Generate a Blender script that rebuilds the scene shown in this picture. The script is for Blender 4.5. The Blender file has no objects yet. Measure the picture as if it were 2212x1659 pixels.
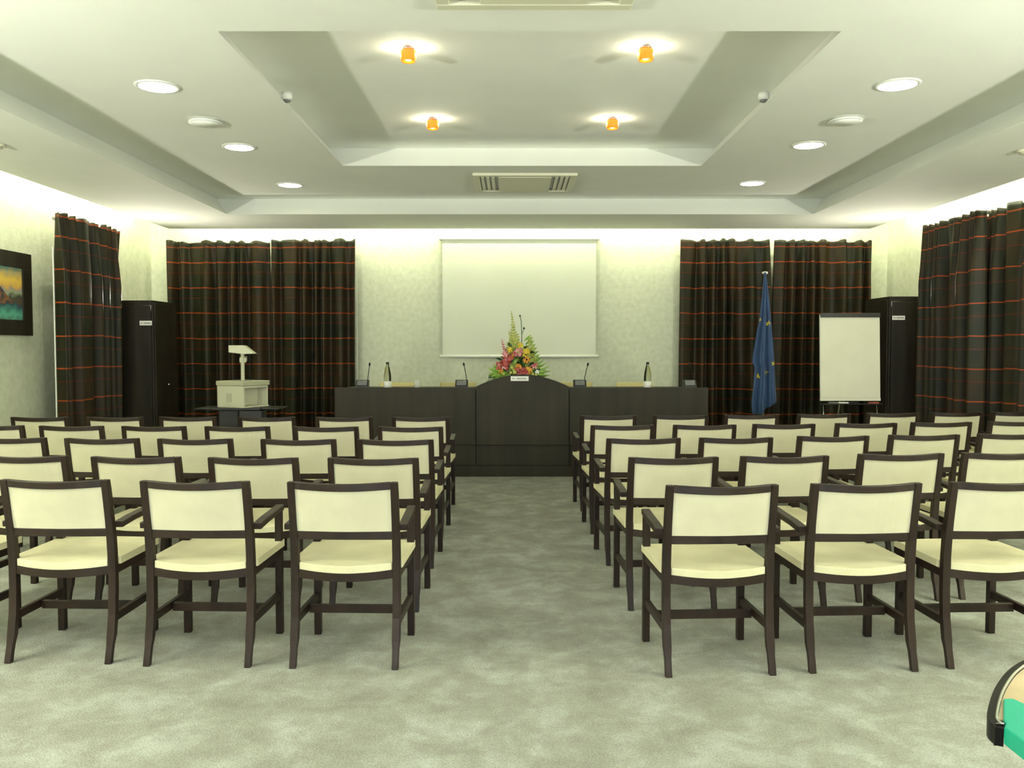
import bpy, bmesh, math, random
from mathutils import Vector, Matrix
C = bpy.context.scene.collection
S = bpy.context.scene
R = math.radians
random.seed(7)

# ------------------------------------------------------------------ camera
F_PX = 1850.0
cam = bpy.data.objects.new('camera', bpy.data.cameras.new('camera'))
C.objects.link(cam)
cam.data.sensor_fit = 'HORIZONTAL'
cam.data.sensor_width = 36.0
cam.data.lens = 36.0 * F_PX / 2212.0
cam.location = (0, 0, 1.45)
cam.rotation_euler = (R(90) - math.atan(79.5 / F_PX), 0, 0)
cam.data.clip_start = 0.05
S.camera = cam

# ------------------------------------------------------------------ world, exposure
S.view_settings.view_transform = 'Standard'
S.view_settings.look = 'None'
S.view_settings.gamma = 1
S.view_settings.use_curve_mapping = False
S.view_settings.exposure = 0.13
w = bpy.data.worlds.new('world'); S.world = w; w.use_nodes = True
w.node_tree.nodes['Background'].inputs[0].default_value = (0.75, 0.85, 1.0, 1)
w.node_tree.nodes['Background'].inputs[1].default_value = 0.3

# ------------------------------------------------------------------ lights
WL, WR, YB, YF = -5.03, 5.23, 12.0, -3.0          # walls
Z0, Z1, Z2 = 3.04, 3.252, 3.464                     # ceiling levels
GAP = 0.42
def area(name, loc, direction, sx, sy, power, col):
    d = bpy.data.lights.new(name, 'AREA'); d.shape = 'RECTANGLE'
    d.size = sx; d.size_y = sy; d.energy = power; d.color = col
    o = bpy.data.objects.new(name, d); C.objects.link(o)
    o.location = loc
    o.rotation_euler = Vector(direction).to_track_quat('-Z', 'Y').to_euler()
    return o
COVE = (1.0, .985, 0.70)
LB = YB - YF
# fluorescent lines hidden in the trough between the lowered ceiling and the walls
cove_w = 16.5
area('cove_light_back', ((WL+WR)/2, YB-GAP+.03, Z0+.40), (0, 1, -.15), 9.2, .06, cove_w*9.2, COVE)
l = area('cove_light_left', (WL+GAP-.03, 4.6, Z0+.40), (-1, 0, -.15), .06, 13.6, cove_w*13.6, COVE)
l.rotation_euler = Matrix(((0, .243, .970), (1, 0, 0), (0, .970, -.243))).to_euler() if False else l.rotation_euler
r_ = area('cove_light_right', (WR-GAP+.03, 4.6, Z0+.40), (1, 0, -.15), .06, 13.6, cove_w*13.6, COVE)
def orient(o, d, along):
    z = -Vector(d).normalized(); y = Vector(along).normalized(); x = y.cross(z).normalized(); y = z.cross(x)
    o.rotation_euler = Matrix((x, y, z)).transposed().to_euler()
orient(l, (-1, 0, -.15), (0, 1, 0)); orient(r_, (1, 0, -.15), (0, 1, 0))
# added bluish fill from behind the camera, set in a made-up window
area('added_rear_fill', (0.1, YF+.06, 1.65), (0, 1, -.08), 5.0, 1.9, 205, (0.86, 0.95, 1.0))
# halogen floodlights standing in the open tops of the two corner cabinets
FLOOD = 32
area('cabinet_flood_left', (-4.56, 10.84, 2.0), (.80, -1.0, .55), .16, .16, FLOOD, (1, .95, .78))
area('cabinet_flood_right', (4.79, 10.84, 2.04), (-.80, -1.0, .55), .16, .16, FLOOD, (1, .95, .78))

# unseen fill lamps added by the side walls, to light the ceiling from below
for sx_, wx_ in ((1, WL+.16), (-1, WR-.16)):
    area('added_ceiling_fill', (wx_, 1.5, 1.93), (sx_*.12, .2, 1), .22, .16, 560, (1, .98, .90))

# ------------------------------------------------------------------ helpers
def tag(o, label=None, cat=None, group=None, kind=None):
    if label: o['label'] = label
    if cat: o['category'] = cat
    if group: o['group'] = group
    if kind: o['kind'] = kind
    return o
def thing(name, label, cat, loc=(0, 0, 0), rz=0, group=None):
    o = bpy.data.objects.new(name, None); C.objects.link(o)
    o.location = loc; o.rotation_euler = (0, 0, rz); o.empty_display_size = .1
    return tag(o, label, cat, group)
def obj(name, bm, mat, parent=None, bevel=0, smooth=False, seg=2, solid=0):
    me = bpy.data.meshes.new(name)
    bmesh.ops.recalc_face_normals(bm, faces=bm.faces)
    bm.to_mesh(me); bm.free()
    for m in (mat if isinstance(mat, (list, tuple)) else [mat]): me.materials.append(m)
    if smooth:
        for p in me.polygons: p.use_smooth = True
    o = bpy.data.objects.new(name, me); C.objects.link(o)
    if parent: o.parent = parent
    if solid:
        m = o.modifiers.new('s', 'SOLIDIFY'); m.thickness = solid; m.offset = 0
    if bevel:
        m = o.modifiers.new('b', 'BEVEL'); m.width = bevel; m.segments = seg; m.limit_method = 'ANGLE'; m.angle_limit = R(40)
    return o
def struct(name, bm, mat, **k):
    o = obj(name, bm, mat, **k); o['kind'] = 'structure'; return o
def B(): return bmesh.new()
def box(bm, x0, x1, y0, y1, z0, z1):
    vs = [bm.verts.new((x, y, z)) for z in (z0, z1) for y in (y0, y1) for x in (x0, x1)]
    for f in ((0, 2, 3, 1), (4, 5, 7, 6), (0, 1, 5, 4), (2, 6, 7, 3), (0, 4, 6, 2), (1, 3, 7, 5)):
        bm.faces.new([vs[i] for i in f])
    return bm
def bx(*a): return box(B(), *a)
def loft(bm, rings, cap=True, closed=False):
    rs = [[bm.verts.new(p) for p in r] for r in rings]
    n = len(rs[0]); m = len(rs)
    for i in range(m if closed else m - 1):
        a, b = rs[i], rs[(i+1) % m]
        for j in range(n):
            bm.faces.new((a[j], a[(j+1) % n], b[(j+1) % n], b[j]))
    if cap and not closed:
        bm.faces.new(rs[0][::-1]); bm.faces.new(rs[-1])
    return bm
def sweep(bm, pts, w, h, up=(0, 0, 1), ws=None, hs=None):
    """rectangle w (sideways) x h (along up) swept along pts"""
    pts = [Vector(p) for p in pts]; rings = []
    for i, p in enumerate(pts):
        t = (pts[min(i+1, len(pts)-1)] - pts[max(i-1, 0)]).normalized()
        u = Vector(up); s = t.cross(u).normalized(); u = s.cross(t).normalized()
        a = (ws[i] if ws else w)/2; b = (hs[i] if hs else h)/2
        rings.append([p + s*a + u*b, p - s*a + u*b, p - s*a - u*b, p + s*a - u*b])
    return loft(bm, rings)
def tube(bm, pts, r, n=10, rs=None):
    pts = [Vector(p) for p in pts]; rings = []
    ref = Vector((.13, .97, .2))
    for i, p in enumerate(pts):
        t = (pts[min(i+1, len(pts)-1)] - pts[max(i-1, 0)]).normalized()
        rr = ref if abs(t.dot(ref)) < .95 else Vector((1, 0, 0))
        s = t.cross(rr).normalized(); u = s.cross(t)
        q = rs[i] if rs else r
        rings.append([p + (s*math.cos(2*math.pi*k/n) + u*math.sin(2*math.pi*k/n))*q for k in range(n)])
    return loft(bm, rings)
def lathe(bm, prof, n=24, c=(0, 0, 0)):
    rings = [[(c[0]+max(r, 1e-4)*math.cos(2*math.pi*k/n), c[1]+max(r, 1e-4)*math.sin(2*math.pi*k/n), c[2]+z) for k in range(n)] for r, z in prof]
    return loft(bm, rings)
def prism(bm, poly, y0, y1):
    """polygon in xz extruded in y"""
    return loft(bm, [[(x, y0, z) for x, z in poly], [(x, y1, z) for x, z in poly]])
def prism_z(bm, poly, z0, z1):
    return loft(bm, [[(x, y, z0) for x, y in poly], [(x, y, z1) for x, y in poly]])
def dup(root):
    c = root.copy(); C.objects.link(c)
    for ch in list(root.children):
        d = ch.copy(); C.objects.link(d); d.parent = c
        for g in list(ch.children):
            e = g.copy(); C.objects.link(e); e.parent = d
    return c

# ------------------------------------------------------------------ materials
def mat(name, col, rough=.6, metal=0, spec=.5, emit=None, es=0, trans=0, coat=0, sheen=0):
    m = bpy.data.materials.new(name); m.use_nodes = True
    b = m.node_tree.nodes['Principled BSDF']
    b.inputs['Base Color'].default_value = (*col, 1); b.inputs['Roughness'].default_value = rough
    b.inputs['Metallic'].default_value = metal; b.inputs['Specular IOR Level'].default_value = spec
    b.inputs['Transmission Weight'].default_value = trans; b.inputs['Coat Weight'].default_value = coat
    b.inputs['Sheen Weight'].default_value = sheen
    if emit:
        b.inputs['Emission Color'].default_value = (*emit, 1); b.inputs['Emission Strength'].default_value = es
    return m
def N(m, t, **kw):
    n = m.node_tree.nodes.new(t)
    for k, v in kw.items():
        if k in n.inputs: n.inputs[k].default_value = v
        else: setattr(n, k, v)
    return n
def L(m, a, b): m.node_tree.links.new(a, b)
def noisy(name, c1, c2, scale=5, detail=4, rough=.6, bump=0, bscale=60, stretch=(1, 1, 1), lo=.35, hi=.65, spec=.5, mid=None, **kw):
    m = mat(name, c1, rough, spec=spec, **kw); b = m.node_tree.nodes['Principled BSDF']
    tc = N(m, 'ShaderNodeTexCoord'); mp = N(m, 'ShaderNodeMapping'); mp.inputs['Scale'].default_value = stretch
    L(m, tc.outputs['Object'], mp.inputs[0])
    n = N(m, 'ShaderNodeTexNoise'); n.inputs['Scale'].default_value = scale; n.inputs['Detail'].default_value = detail
    L(m, mp.outputs[0], n.inputs['Vector'])
    r = N(m, 'ShaderNodeValToRGB'); e = r.color_ramp.elements
    e[0].position = lo; e[0].color = (*c1, 1); e[1].position = hi; e[1].color = (*c2, 1)
    if mid: q = e.new((lo+hi)/2); q.color = (*mid, 1)
    L(m, n.outputs['Fac'], r.inputs[0]); L(m, r.outputs[0], b.inputs['Base Color'])
    if bump:
        n2 = N(m, 'ShaderNodeTexNoise'); n2.inputs['Scale'].default_value = bscale; n2.inputs['Detail'].default_value = 3
        L(m, mp.outputs[0], n2.inputs['Vector'])
        bp = N(m, 'ShaderNodeBump'); bp.inputs['Strength'].default_value = bump; bp.inputs['Distance'].default_value = .01
        L(m, n2.outputs['Fac'], bp.inputs['Height']); L(m, bp.outputs[0], b.inputs['Normal'])
    return m
M_wall = noisy('stippled_wall', (.56, .59, .45), (.64, .67, .52), 15, 8, .75, .25, 45)
M_ceil = noisy('ceiling_paint', (.79, .81, .74), (.81, .83, .76), 2, 3, .8)
M_wood = noisy('dark_wenge', (.013, .011, .0065), (.022, .018, .011), 9, 5, .45, .1, 40, (1, 1, .12), spec=.22)
M_desk = noisy('desk_wenge', (.020, .017, .010), (.030, .025, .015), 9, 5, .55, .08, 40, (1, 1, .1), spec=.25)
M_chair = noisy('chair_wood', (.0135, .0072, .0046), (.024, .0125, .008), 14, 5, .42, .06, 60, (1, 1, .15), spec=.3)
M_cream = noisy('cream_fabric', (.66, .61, .39), (.74, .69, .45), 6, 3, .8, .12, 300)
M_cream2 = noisy('cream_fabric_back', (.62, .58, .41), (.69, .65, .46), 6, 3, .8, .12, 300)
M_white = mat('white_plastic', (.72, .74, .68), .45)
M_white2 = mat('white_card', (.80, .80, .74), .6)
M_paper = noisy('flip_paper', (.80, .78, .62), (.84, .82, .66), 3, 3, .8)
M_screen = noisy('screen_cloth', (.68, .71, .58), (.71, .74, .61), 1.5, 3, .85)
M_black = mat('black_plastic', (.012, .012, .012), .4)
M_gloss = mat('black_gloss', (.006, .005, .005), .3, spec=.12)
M_grey = mat('grey_panel', (.16, .17, .16), .4)
M_metal = mat('metal', (.6, .6, .58), .25, 1)
M_print = mat('grey_print', (.22, .2, .2), .7)
M_ohp = mat('ivory_plastic', (.62, .62, .46), .5)
M_ohp2 = mat('ivory_shade', (.45, .45, .31), .5)
M_em = mat('lamp_lens', (1, 1, .9), .5, emit=(1, 1, .72), es=20)
M_bulb = mat('bulb', (1, 1, 1), .5, emit=(1, .88, .6), es=8)
M_glassdark = mat('bottle_glass', (.80, .82, .64), .05, trans=1)
M_clear = mat('clear_glass', (.85, .9, .8), .05)
M_clear.node_tree.nodes['Principled BSDF'].inputs['Alpha'].default_value = .28
for _m, _i in ((M_glassdark, 1.3), (M_clear, 1.12)): _m.node_tree.nodes['Principled BSDF'].inputs['IOR'].default_value = _i
M_blue = noisy('flag_blue', (.012, .045, .13), (.018, .062, .165), 6, 3, .55, sheen=.2)
M_yellow = mat('flag_yellow', (.62, .50, .06), .6)
M_teal = mat('teal_plastic', (.006, .36, .23), .4)
M_beige = noisy('beige_felt', (.48, .38, .22), (.58, .46, .28), 12, 3, .7)
M_orange = mat('orange_glass', (.9, .22, .02), .2, emit=(1, .22, .015), es=.55)
M_yelchair = mat('yellow_leather', (.62, .54, .22), .5)
M_leaf = noisy('leaf_green', (.05, .14, .02), (.17, .30, .04), 14, 3, .5)
M_leafb = noisy('bright_leaf', (.16, .34, .03), (.30, .46, .08), 14, 3, .5)
M_leafd = noisy('leaf_dark', (.012, .05, .016), (.03, .09, .03), 14, 3, .4)
M_lime = noisy('lime_bloom', (.32, .38, .07), (.50, .50, .13), 20, 3, .6)
M_red = noisy('red_petal', (.30, .03, .03), (.45, .10, .07), 20, 3, .45)
M_org = noisy('orange_petal', (.60, .17, .02), (.70, .36, .05), 20, 3, .5)
M_yel = mat('yellow_petal', (.62, .46, .03), .5)
M_pink = noisy('pink_petal', (.50, .10, .14), (.70, .38, .36), 25, 3, .5)
M_darkc = mat('dark_centre', (.03, .012, .01), .6)

def carpet_mat():
    m = mat('carpet', (.3, .3, .25), .95, spec=.15); b = m.node_tree.nodes['Principled BSDF']
    tc = N(m, 'ShaderNodeTexCoord')
    a = N(m, 'ShaderNodeTexNoise'); a.inputs['Scale'].default_value = 4.2; a.inputs['Detail'].default_value = 8; a.inputs['Roughness'].default_value = .70; a.inputs['Distortion'].default_value = .25
    r = N(m, 'ShaderNodeValToRGB'); e = r.color_ramp.elements
    e[0].position = .32; e[0].color = (0.247, 0.246, 0.206, 1); e[1].position = .70; e[1].color = (0.445, 0.472, 0.425, 1)
    q = e.new(.5); q.color = (0.319, 0.325, 0.277, 1)
    f = N(m, 'ShaderNodeTexNoise'); f.inputs['Scale'].default_value = 130; f.inputs['Detail'].default_value = 2
    fr = N(m, 'ShaderNodeMapRange'); fr.inputs['From Min'].default_value = .3; fr.inputs['From Max'].default_value = .7; fr.inputs['To Min'].default_value = .80; fr.inputs['To Max'].default_value = 1.2
    mx = N(m, 'ShaderNodeMixRGB', blend_type='MULTIPLY'); mx.inputs[0].default_value = 1
    L(m, tc.outputs['Object'], a.inputs['Vector']); L(m, tc.outputs['Object'], f.inputs['Vector'])
    L(m, a.outputs['Fac'], r.inputs[0]); L(m, f.outputs['Fac'], fr.inputs[0])
    L(m, r.outputs[0], mx.inputs[1]); L(m, fr.outputs[0], mx.inputs[2]); L(m, mx.outputs[0], b.inputs['Base Color'])
    bp = N(m, 'ShaderNodeBump'); bp.inputs['Strength'].default_value = .5; bp.inputs['Distance'].default_value = .01
    L(m, f.outputs['Fac'], bp.inputs['Height']); L(m, bp.outputs[0], b.inputs['Normal'])
    return m
M_carpet = carpet_mat()

def curtain_mat():
    """dark satin with woven red bands, a strong one every 35 cm and a faint one below it"""
    m = mat('striped_satin', (.02, .02, .012), .45, spec=.18); b = m.node_tree.nodes['Principled BSDF']
    tc = N(m, 'ShaderNodeTexCoord'); sp = N(m, 'ShaderNodeSeparateXYZ'); L(m, tc.outputs['Object'], sp.inputs[0])
    nz = N(m, 'ShaderNodeTexNoise'); nz.inputs['Scale'].default_value = 1.3; L(m, tc.outputs['Object'], nz.inputs['Vector'])
    def mth(op, a, bb):
        n = N(m, 'ShaderNodeMath', operation=op)
        for i, v in enumerate((a, bb)):
            if v is None: continue
            if isinstance(v, (int, float)): n.inputs[i].default_value = v
            else: L(m, v, n.inputs[i])
        return n.outputs[0]
    z = mth('ADD', sp.outputs['Z'], mth('MULTIPLY', mth('SUBTRACT', nz.outputs['Fac'], .5), .05))
    t = mth('FRACT', mth('ADD', mth('DIVIDE', mth('SUBTRACT', 2.63, z), .347), 5.0), None)
    def band(c, hw):
        return mth('LESS_THAN', mth('ABSOLUTE', mth('SUBTRACT', t, c), None), hw)
    main = band(.05, .021); faint = band(.45, .018)
    head = mth('MULTIPLY', mth('GREATER_THAN', z, 2.815), mth('LESS_THAN', z, 2.83))
    g = N(m, 'ShaderNodeTexNoise'); g.inputs['Scale'].default_value = 2.2; g.inputs['Detail'].default_value = 2; L(m, tc.outputs['Object'], g.inputs['Vector'])
    r = N(m, 'ShaderNodeValToRGB'); e = r.color_ramp.elements
    e[0].position = .4; e[0].color = (.017, .019, .010, 1); e[1].position = .62; e[1].color = (.032, .022, .010, 1)
    L(m, g.outputs['Fac'], r.inputs[0])
    m1 = N(m, 'ShaderNodeMixRGB'); L(m, faint, m1.inputs[0]); L(m, r.outputs[0], m1.inputs[1]); m1.inputs[2].default_value = (.085, .018, .007, 1)
    m2 = N(m, 'ShaderNodeMixRGB'); L(m, mth('MAXIMUM', main, mth('MULTIPLY', head, .6)), m2.inputs[0]); L(m, m1.outputs[0], m2.inputs[1]); m2.inputs[2].default_value = (.30, .052, .010, 1)
    L(m, m2.outputs[0], b.inputs['Base Color'])
    return m
M_curt = curtain_mat()
M_lining = mat('white_lining', (.75, .78, .70), .7)

# ------------------------------------------------------------------ room shell
def quadset(bm, quads):
    for q in quads: bm.faces.new([bm.verts.new(p) for p in q])
    return bm
ZT = 3.62
struct('floor', bx(WL-.2, WR+.2, YF-.2, YB+.2, -.1, 0), M_carpet)
struct('wall_back', bx(WL-.2, WR+.2, YB, YB+.2, 0, ZT), M_wall)
struct('wall_left', bx(WL-.2, WL, YF, YB, 0, ZT), M_wall)
struct('wall_right', bx(WR, WR+.2, YF, YB, 0, ZT), M_wall)
bm = B()
box(bm, WL, WR, YF-.2, YF, 0, .65); box(bm, WL, WR, YF-.2, YF, 2.65, ZT)
box(bm, WL, -2.45, YF-.2, YF, .65, 2.65); box(bm, 2.65, WR, YF-.2, YF, .65, 2.65)
struct('wall_front', bm, M_wall)
bm = B()
for x in (-2.45, -1.2, .05, 1.32, 2.6): box(bm, x, x+.05, YF-.12, YF-.06, .65, 2.65)
box(bm, -2.45, 2.65, YF-.12, YF-.06, .65, .70); box(bm, -2.45, 2.65, YF-.12, YF-.06, 2.60, 2.65)
struct('added_window_1', bm, M_white)  # made-up window frame around the added rear fill

SL = .17
R1 = (-3.415, 3.60, 2.9, 10.33)    # x0,x1,y0,y1 of the outer recess at Z0
R2 = (-1.68, 1.88, 4.97, 8.60)     # inner recess at Z1
def ring(bm, a, za, b, zb):
    pa = [(a[0], a[2], za), (a[1], a[2], za), (a[1], a[3], za), (a[0], a[3], za)]
    pb = [(b[0], b[2], zb), (b[1], b[2], zb), (b[1], b[3], zb), (b[0], b[3], zb)]
    va = [bm.verts.new(p) for p in pa]; vb = [bm.verts.new(p) for p in pb]
    for i in range(4): bm.faces.new((va[i], va[(i+1) % 4], vb[(i+1) % 4], vb[i]))
def gr(r, s): return (r[0]-s, r[1]+s, r[2]-s, r[3]+s)
O = (WL+GAP, WR-GAP, YF+.02, YB-GAP)
bm = B()
ring(bm, O, Z0, R1, Z0)                       # soffit
ring(bm, R1, Z0, gr(R1, SL), Z1)              # sloping side of the outer recess
ring(bm, gr(R1, SL), Z1, R2, Z1)
ring(bm, R2, Z1, gr(R2, SL), Z2)
q = gr(R2, SL)
quadset(bm, [[(q[0], q[2], Z2), (q[1], q[2], Z2), (q[1], q[3], Z2), (q[0], q[3], Z2)]])
ring(bm, O, Z0, O, Z0+.06)                    # lip of the light trough
ring(bm, O, Z0+.06, gr(R1, SL), Z0+.06+.17)   # trough floor
bmesh.ops.remove_doubles(bm, verts=bm.verts, dist=1e-5)
struct('ceiling', bm, M_ceil)
struct('trim_1', bx(WL-.2, WR+.2, YF-.2, YB+.2, ZT, ZT+.1), M_ceil)   # slab above the trough
# thin dark shadow-gap strip along the near edge of the inner recess is the edge itself

# ------------------------------------------------------------------ curtains
def curtain(name_label, p0, p1, ztop, folds, seed, amp=.045, z0=.02, group=None, lining=None, drift=(0, 0)):
    """pleated hanging cloth from p0 to p1 (plan points); the front side is where the folds bulge"""
    rnd = random.Random(seed)
    p0 = Vector((*p0, 0)); p1 = Vector((*p1, 0)); ln = (p1-p0).length
    t = (p1-p0).normalized(); nrm = Vector((t.y, -t.x, 0))
    nx = int(ln*70); nz = 44
    # irregular fold phase
    ph = []; a = 0
    for i in range(nx+1):
        s = i/nx
        a += 2*math.pi*folds/nx*(1+.45*math.sin(s*9+seed)+.35*math.sin(s*23+seed*2.1))
        ph.append(a)
    tops = [rnd.uniform(-.012, .012) for _ in range(int(folds)*2+3)]
    bm = B(); rows = []
    for j in range(nz+1):
        v = j/nz; z = ztop - (ztop-z0)*v**1.15
        row = []
        for i in range(nx+1):
            s = i/nx
            g = min(1, v*3.5)
            k = math.sin(ph[i]); k = math.copysign(abs(k)**.75, k)
            d = amp*(.45+.75*g)*k + amp*.35*g*math.sin(ph[i]*.43+seed+v*1.2) + amp*.3*(1-g)*math.sin(ph[i]*2.3)
            wob = .02*v*math.sin(s*5+seed)
            lx = s*ln + wob + (drift[0]*(1-s) + drift[1]*s)*v
            zz = z
            if j == 0: zz += tops[int(ph[i]/math.pi) % len(tops)] + .010*math.sin(ph[i])
            if j == 1: zz += .4*tops[int(ph[i]/math.pi) % len(tops)]
            p = p0 + t*lx + nrm*(d)
            row.append(bm.verts.new((p.x, p.y, zz)))
        rows.append(row)
    for j in range(nz):
        for i in range(nx):
            bm.faces.new((rows[j][i], rows[j][i+1], rows[j+1][i+1], rows[j+1][i]))
    th = thing('curtain', name_label, 'curtain', group=group)
    o = obj('curtain_cloth', bm, M_curt, th, smooth=True, solid=.004)
    bm = B()
    sweep(bm, [tuple(p0 + t*.05 - nrm*(amp+.012) + Vector((0, 0, ztop-.05))), tuple(p1 - t*.05 - nrm*(amp+.012) + Vector((0, 0, ztop-.05)))], .02, .025)
    obj('curtain_rail', bm, M_white, th)
    if lining:
        side, off = lining
        p = (p0 if side == 0 else p1) - nrm*.02
        q = p + t*(off)
        bm = B()
        z_hi = ztop-.35
        rings = []
        for z in (z0, z_hi):
            rings.append([(p.x, p.y, z), (q.x, q.y, z), (q.x-nrm.x*.01, q.y-nrm.y*.01, z), (p.x-nrm.x*.01, p.y-nrm.y*.01, z)])
        loft(bm, rings)
        obj('curtain_lining', bm, M_lining, th)
    return th
YC = 11.84
G = 'dark red-striped curtains on back and side walls'
curtain('dark red-striped curtain on the left side wall, between the framed painting and the corner cabinet', (-4.74, 8.95), (-4.74, 10.42), 2.85, 7.5, 1, .06, group=G, lining=(0, -.014), drift=(0, .0))
curtain('dark red-striped curtain at the left end of the back wall, beside the left cabinet', (-4.74, YC), (-3.33, YC), 2.90, 7, 2, .06, group=G, drift=(.03, 0))
curtain('dark red-striped curtain panel on the back wall just left of the projection screen', (-3.30, YC), (-2.15, YC), 2.92, 6.5, 3, .06, group=G, lining=(1, .014), drift=(0, -.03))
curtain('dark red-striped curtain on the back wall right of the screen, left of the flag', (2.31, YC), (3.54, YC), 2.925, 7, 4, .06, group=G, drift=(0, .03))
curtain('dark red-striped curtain panel on the back wall behind the flip chart', (3.60, YC), (4.95, YC), 2.91, 7.5, 5, .06, group=G, drift=(-.03, 0))
curtain('dark red-striped curtain panel on the right side wall, next to the right corner cabinet', (4.93, 10.28), (4.93, 9.02), 2.885, 7, 6, .06, group=G, drift=(0, .02))
curtain('dark red-striped curtain panel on the right side wall, cut off by the right picture edge', (5.08, 9.27), (5.08, 7.3), 2.895, 11, 8, .06, group=G)

# ------------------------------------------------------------------ corner cabinets
def plate(parent, x0, x1, y, z0, z1):
    p = obj('label_plate', bx(x0, x1, y-.006, y, z0, z1), M_white2, parent, bevel=.0015)
    p['label'] = 'small white label plate'
    b = B(); wd = x1-x0; h = z1-z0
    prism(b, [(x0+wd*.06, z0+h*.5), (x0+wd*.13, z0+h*.66), (x0+wd*.13, z0+h*.34)], y-.0075, y-.0055)
    box(b, x0+wd*.15, x0+wd*.24, y-.0075, y-.0055, z0+h*.42, z0+h*.58)
    xx = x0+wd*.34
    rnd = random.Random(int(x0*100))
    while xx < x1-wd*.12:
        l_ = wd*rnd.uniform(.025, .05)
        box(b, xx, xx+l_, y-.0075, y-.0055, z0+h*.36, z0+h*.64); xx += l_+wd*.015
    obj('printed_marks', b, M_print, p)
def cabinet(x0, x1, y0, y1, H, label, px0, px1, pz0, pz1, knob_side):
    t = thing('corner_cabinet', label, 'cabinet', ((x0+x1)/2, (y0+y1)/2, 0), group='tall dark corner cabinets')
    hx, hy = (x1-x0)/2, (y1-y0)/2
    bm = B(); box(bm, -hx, -hx+.025, -hy, hy, 0, H); box(bm, hx-.025, hx, -hy, hy, 0, H)
    box(bm, -hx+.025, hx-.025, hy-.02, hy, 0, H); box(bm, -hx+.025, hx-.025, -hy, -hy+.02, H-.06, H)
    box(bm, -hx+.025, hx-.025, -hy+.02, hy-.02, H-.14, H-.12); box(bm, -hx+.025, hx-.025, -hy+.02, hy-.02, .06, .09)
    box(bm, -hx+.025, hx-.025, -hy, -hy+.02, 0, .07)
    obj('carcass', bm, M_wood, t, bevel=.003)
    dx0, dx1 = -hx+.028, hx-.028
    d = obj('front_panel', bx(dx0, dx1, -hy-.012, -hy+.012, .075, H-.065), M_wood, t, bevel=.004)
    s = knob_side
    side = obj('side_door', bx(*(sorted((s*hx, s*(hx+.016)))), -hy+.02, hy-.02, .075, H-.03), M_wood, t, bevel=.004)
    b = B(); tube(b, [(s*(hx+.016), -hy+.05+.30, .98), (s*(hx+.045), -hy+.05+.30, .98)], .011)
    obj('knob', b, M_metal, side, smooth=True)
    plate(d, px0-(x0+x1)/2, px1-(x0+x1)/2, -hy-.0135, pz0, pz1)
cabinet(-4.86, -4.375, 10.47, 11.17, 2.02, 'tall dark wooden cabinet in the left back corner, behind the overhead projector', -4.535, -4.386, 1.715, 1.771, 1)
cabinet(4.60, 5.11, 10.47, 11.17, 2.068, 'tall dark wooden cabinet in the right back corner, behind the flip chart', 4.63, 4.785, 1.782, 1.833, -1)
for x, z, sd in ((-4.56, 1.90, 'left'), (4.79, 1.948, 'right')):
    t = thing('floodlight', 'low halogen floodlight in the open top of the %s corner cabinet' % sd, 'lamp', (x, 10.84, z), group='floodlights on the cabinets')
    obj('lamp_housing', bx(-.11, .11, -.07, .07, 0, .05), M_black, t, bevel=.006)

# ------------------------------------------------------------------ projection screen
t = thing('projection_screen', 'pale roll-down projection screen on the back wall above the conference desk', 'projection screen', (.1, 11.9, 1.3))
obj('screen_surface', bx(-1.062, 1.062, -.006, .0, .04, 1.63), M_screen, t)
obj('screen_housing', bx(-1.11, 1.11, -.035, .08, 1.63, 1.70), M_white, t, bevel=.008)
b = B(); tube(b, [(-1.10, -.004, .025), (1.10, -.004, .025)], .020, 12)
obj('bottom_bar', b, M_white2, t, smooth=True)

# ------------------------------------------------------------------ conference desk
DY = 9.54
t = thing('conference_desk', 'long dark wooden conference desk with an arched centre front below the screen', 'desk', (.1, DY, 0))
H = 1.0
obj('plinth', bx(-2.05, 2.06, .008, .034, 0, .125), M_desk, t, bevel=.003)
for a, b_ in ((-2.08, -.506), (.54, 2.09)):
    obj('front_panel', bx(a, b_, 0, .03, .36, H), M_desk, t, bevel=.003)
    obj('lower_panel', bx(a+.02, b_, .014, .035, .128, .357), M_desk, t, bevel=.002)
poly = [(-.50, .36), (-.50, 1.005)]
for k in range(0, 21):
    s = k/20; x = -.50+1.034*s
    zz = 1.012 + .134*math.sin(math.pi*s)**.9
    poly.append((x, zz))
poly += [(.534, .36)]
o = obj('arched_panel', prism(B(), poly, -.022, .03), M_desk, t, bevel=.003)
obj('lower_panel', bx(-.5, .534, .006, .035, .128, .357), M_desk, t, bevel=.002)
plate(o, -.115, .085, -.024, 1.075, 1.128)
obj('added_backing_panel', bx(-2.04, 2.05, .036, .06, .0, .944), M_desk, t)  # added behind the front to stop light leaking through the panel gaps
obj('worktop', bx(-2.08, 2.09, .032, .86, .945, .972), M_desk, t, bevel=.004)
for x in (-2.08, 2.06): obj('side_panel', bx(x, x+.03, .032, .82, 0, .944), M_desk, t, bevel=.003)

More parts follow.
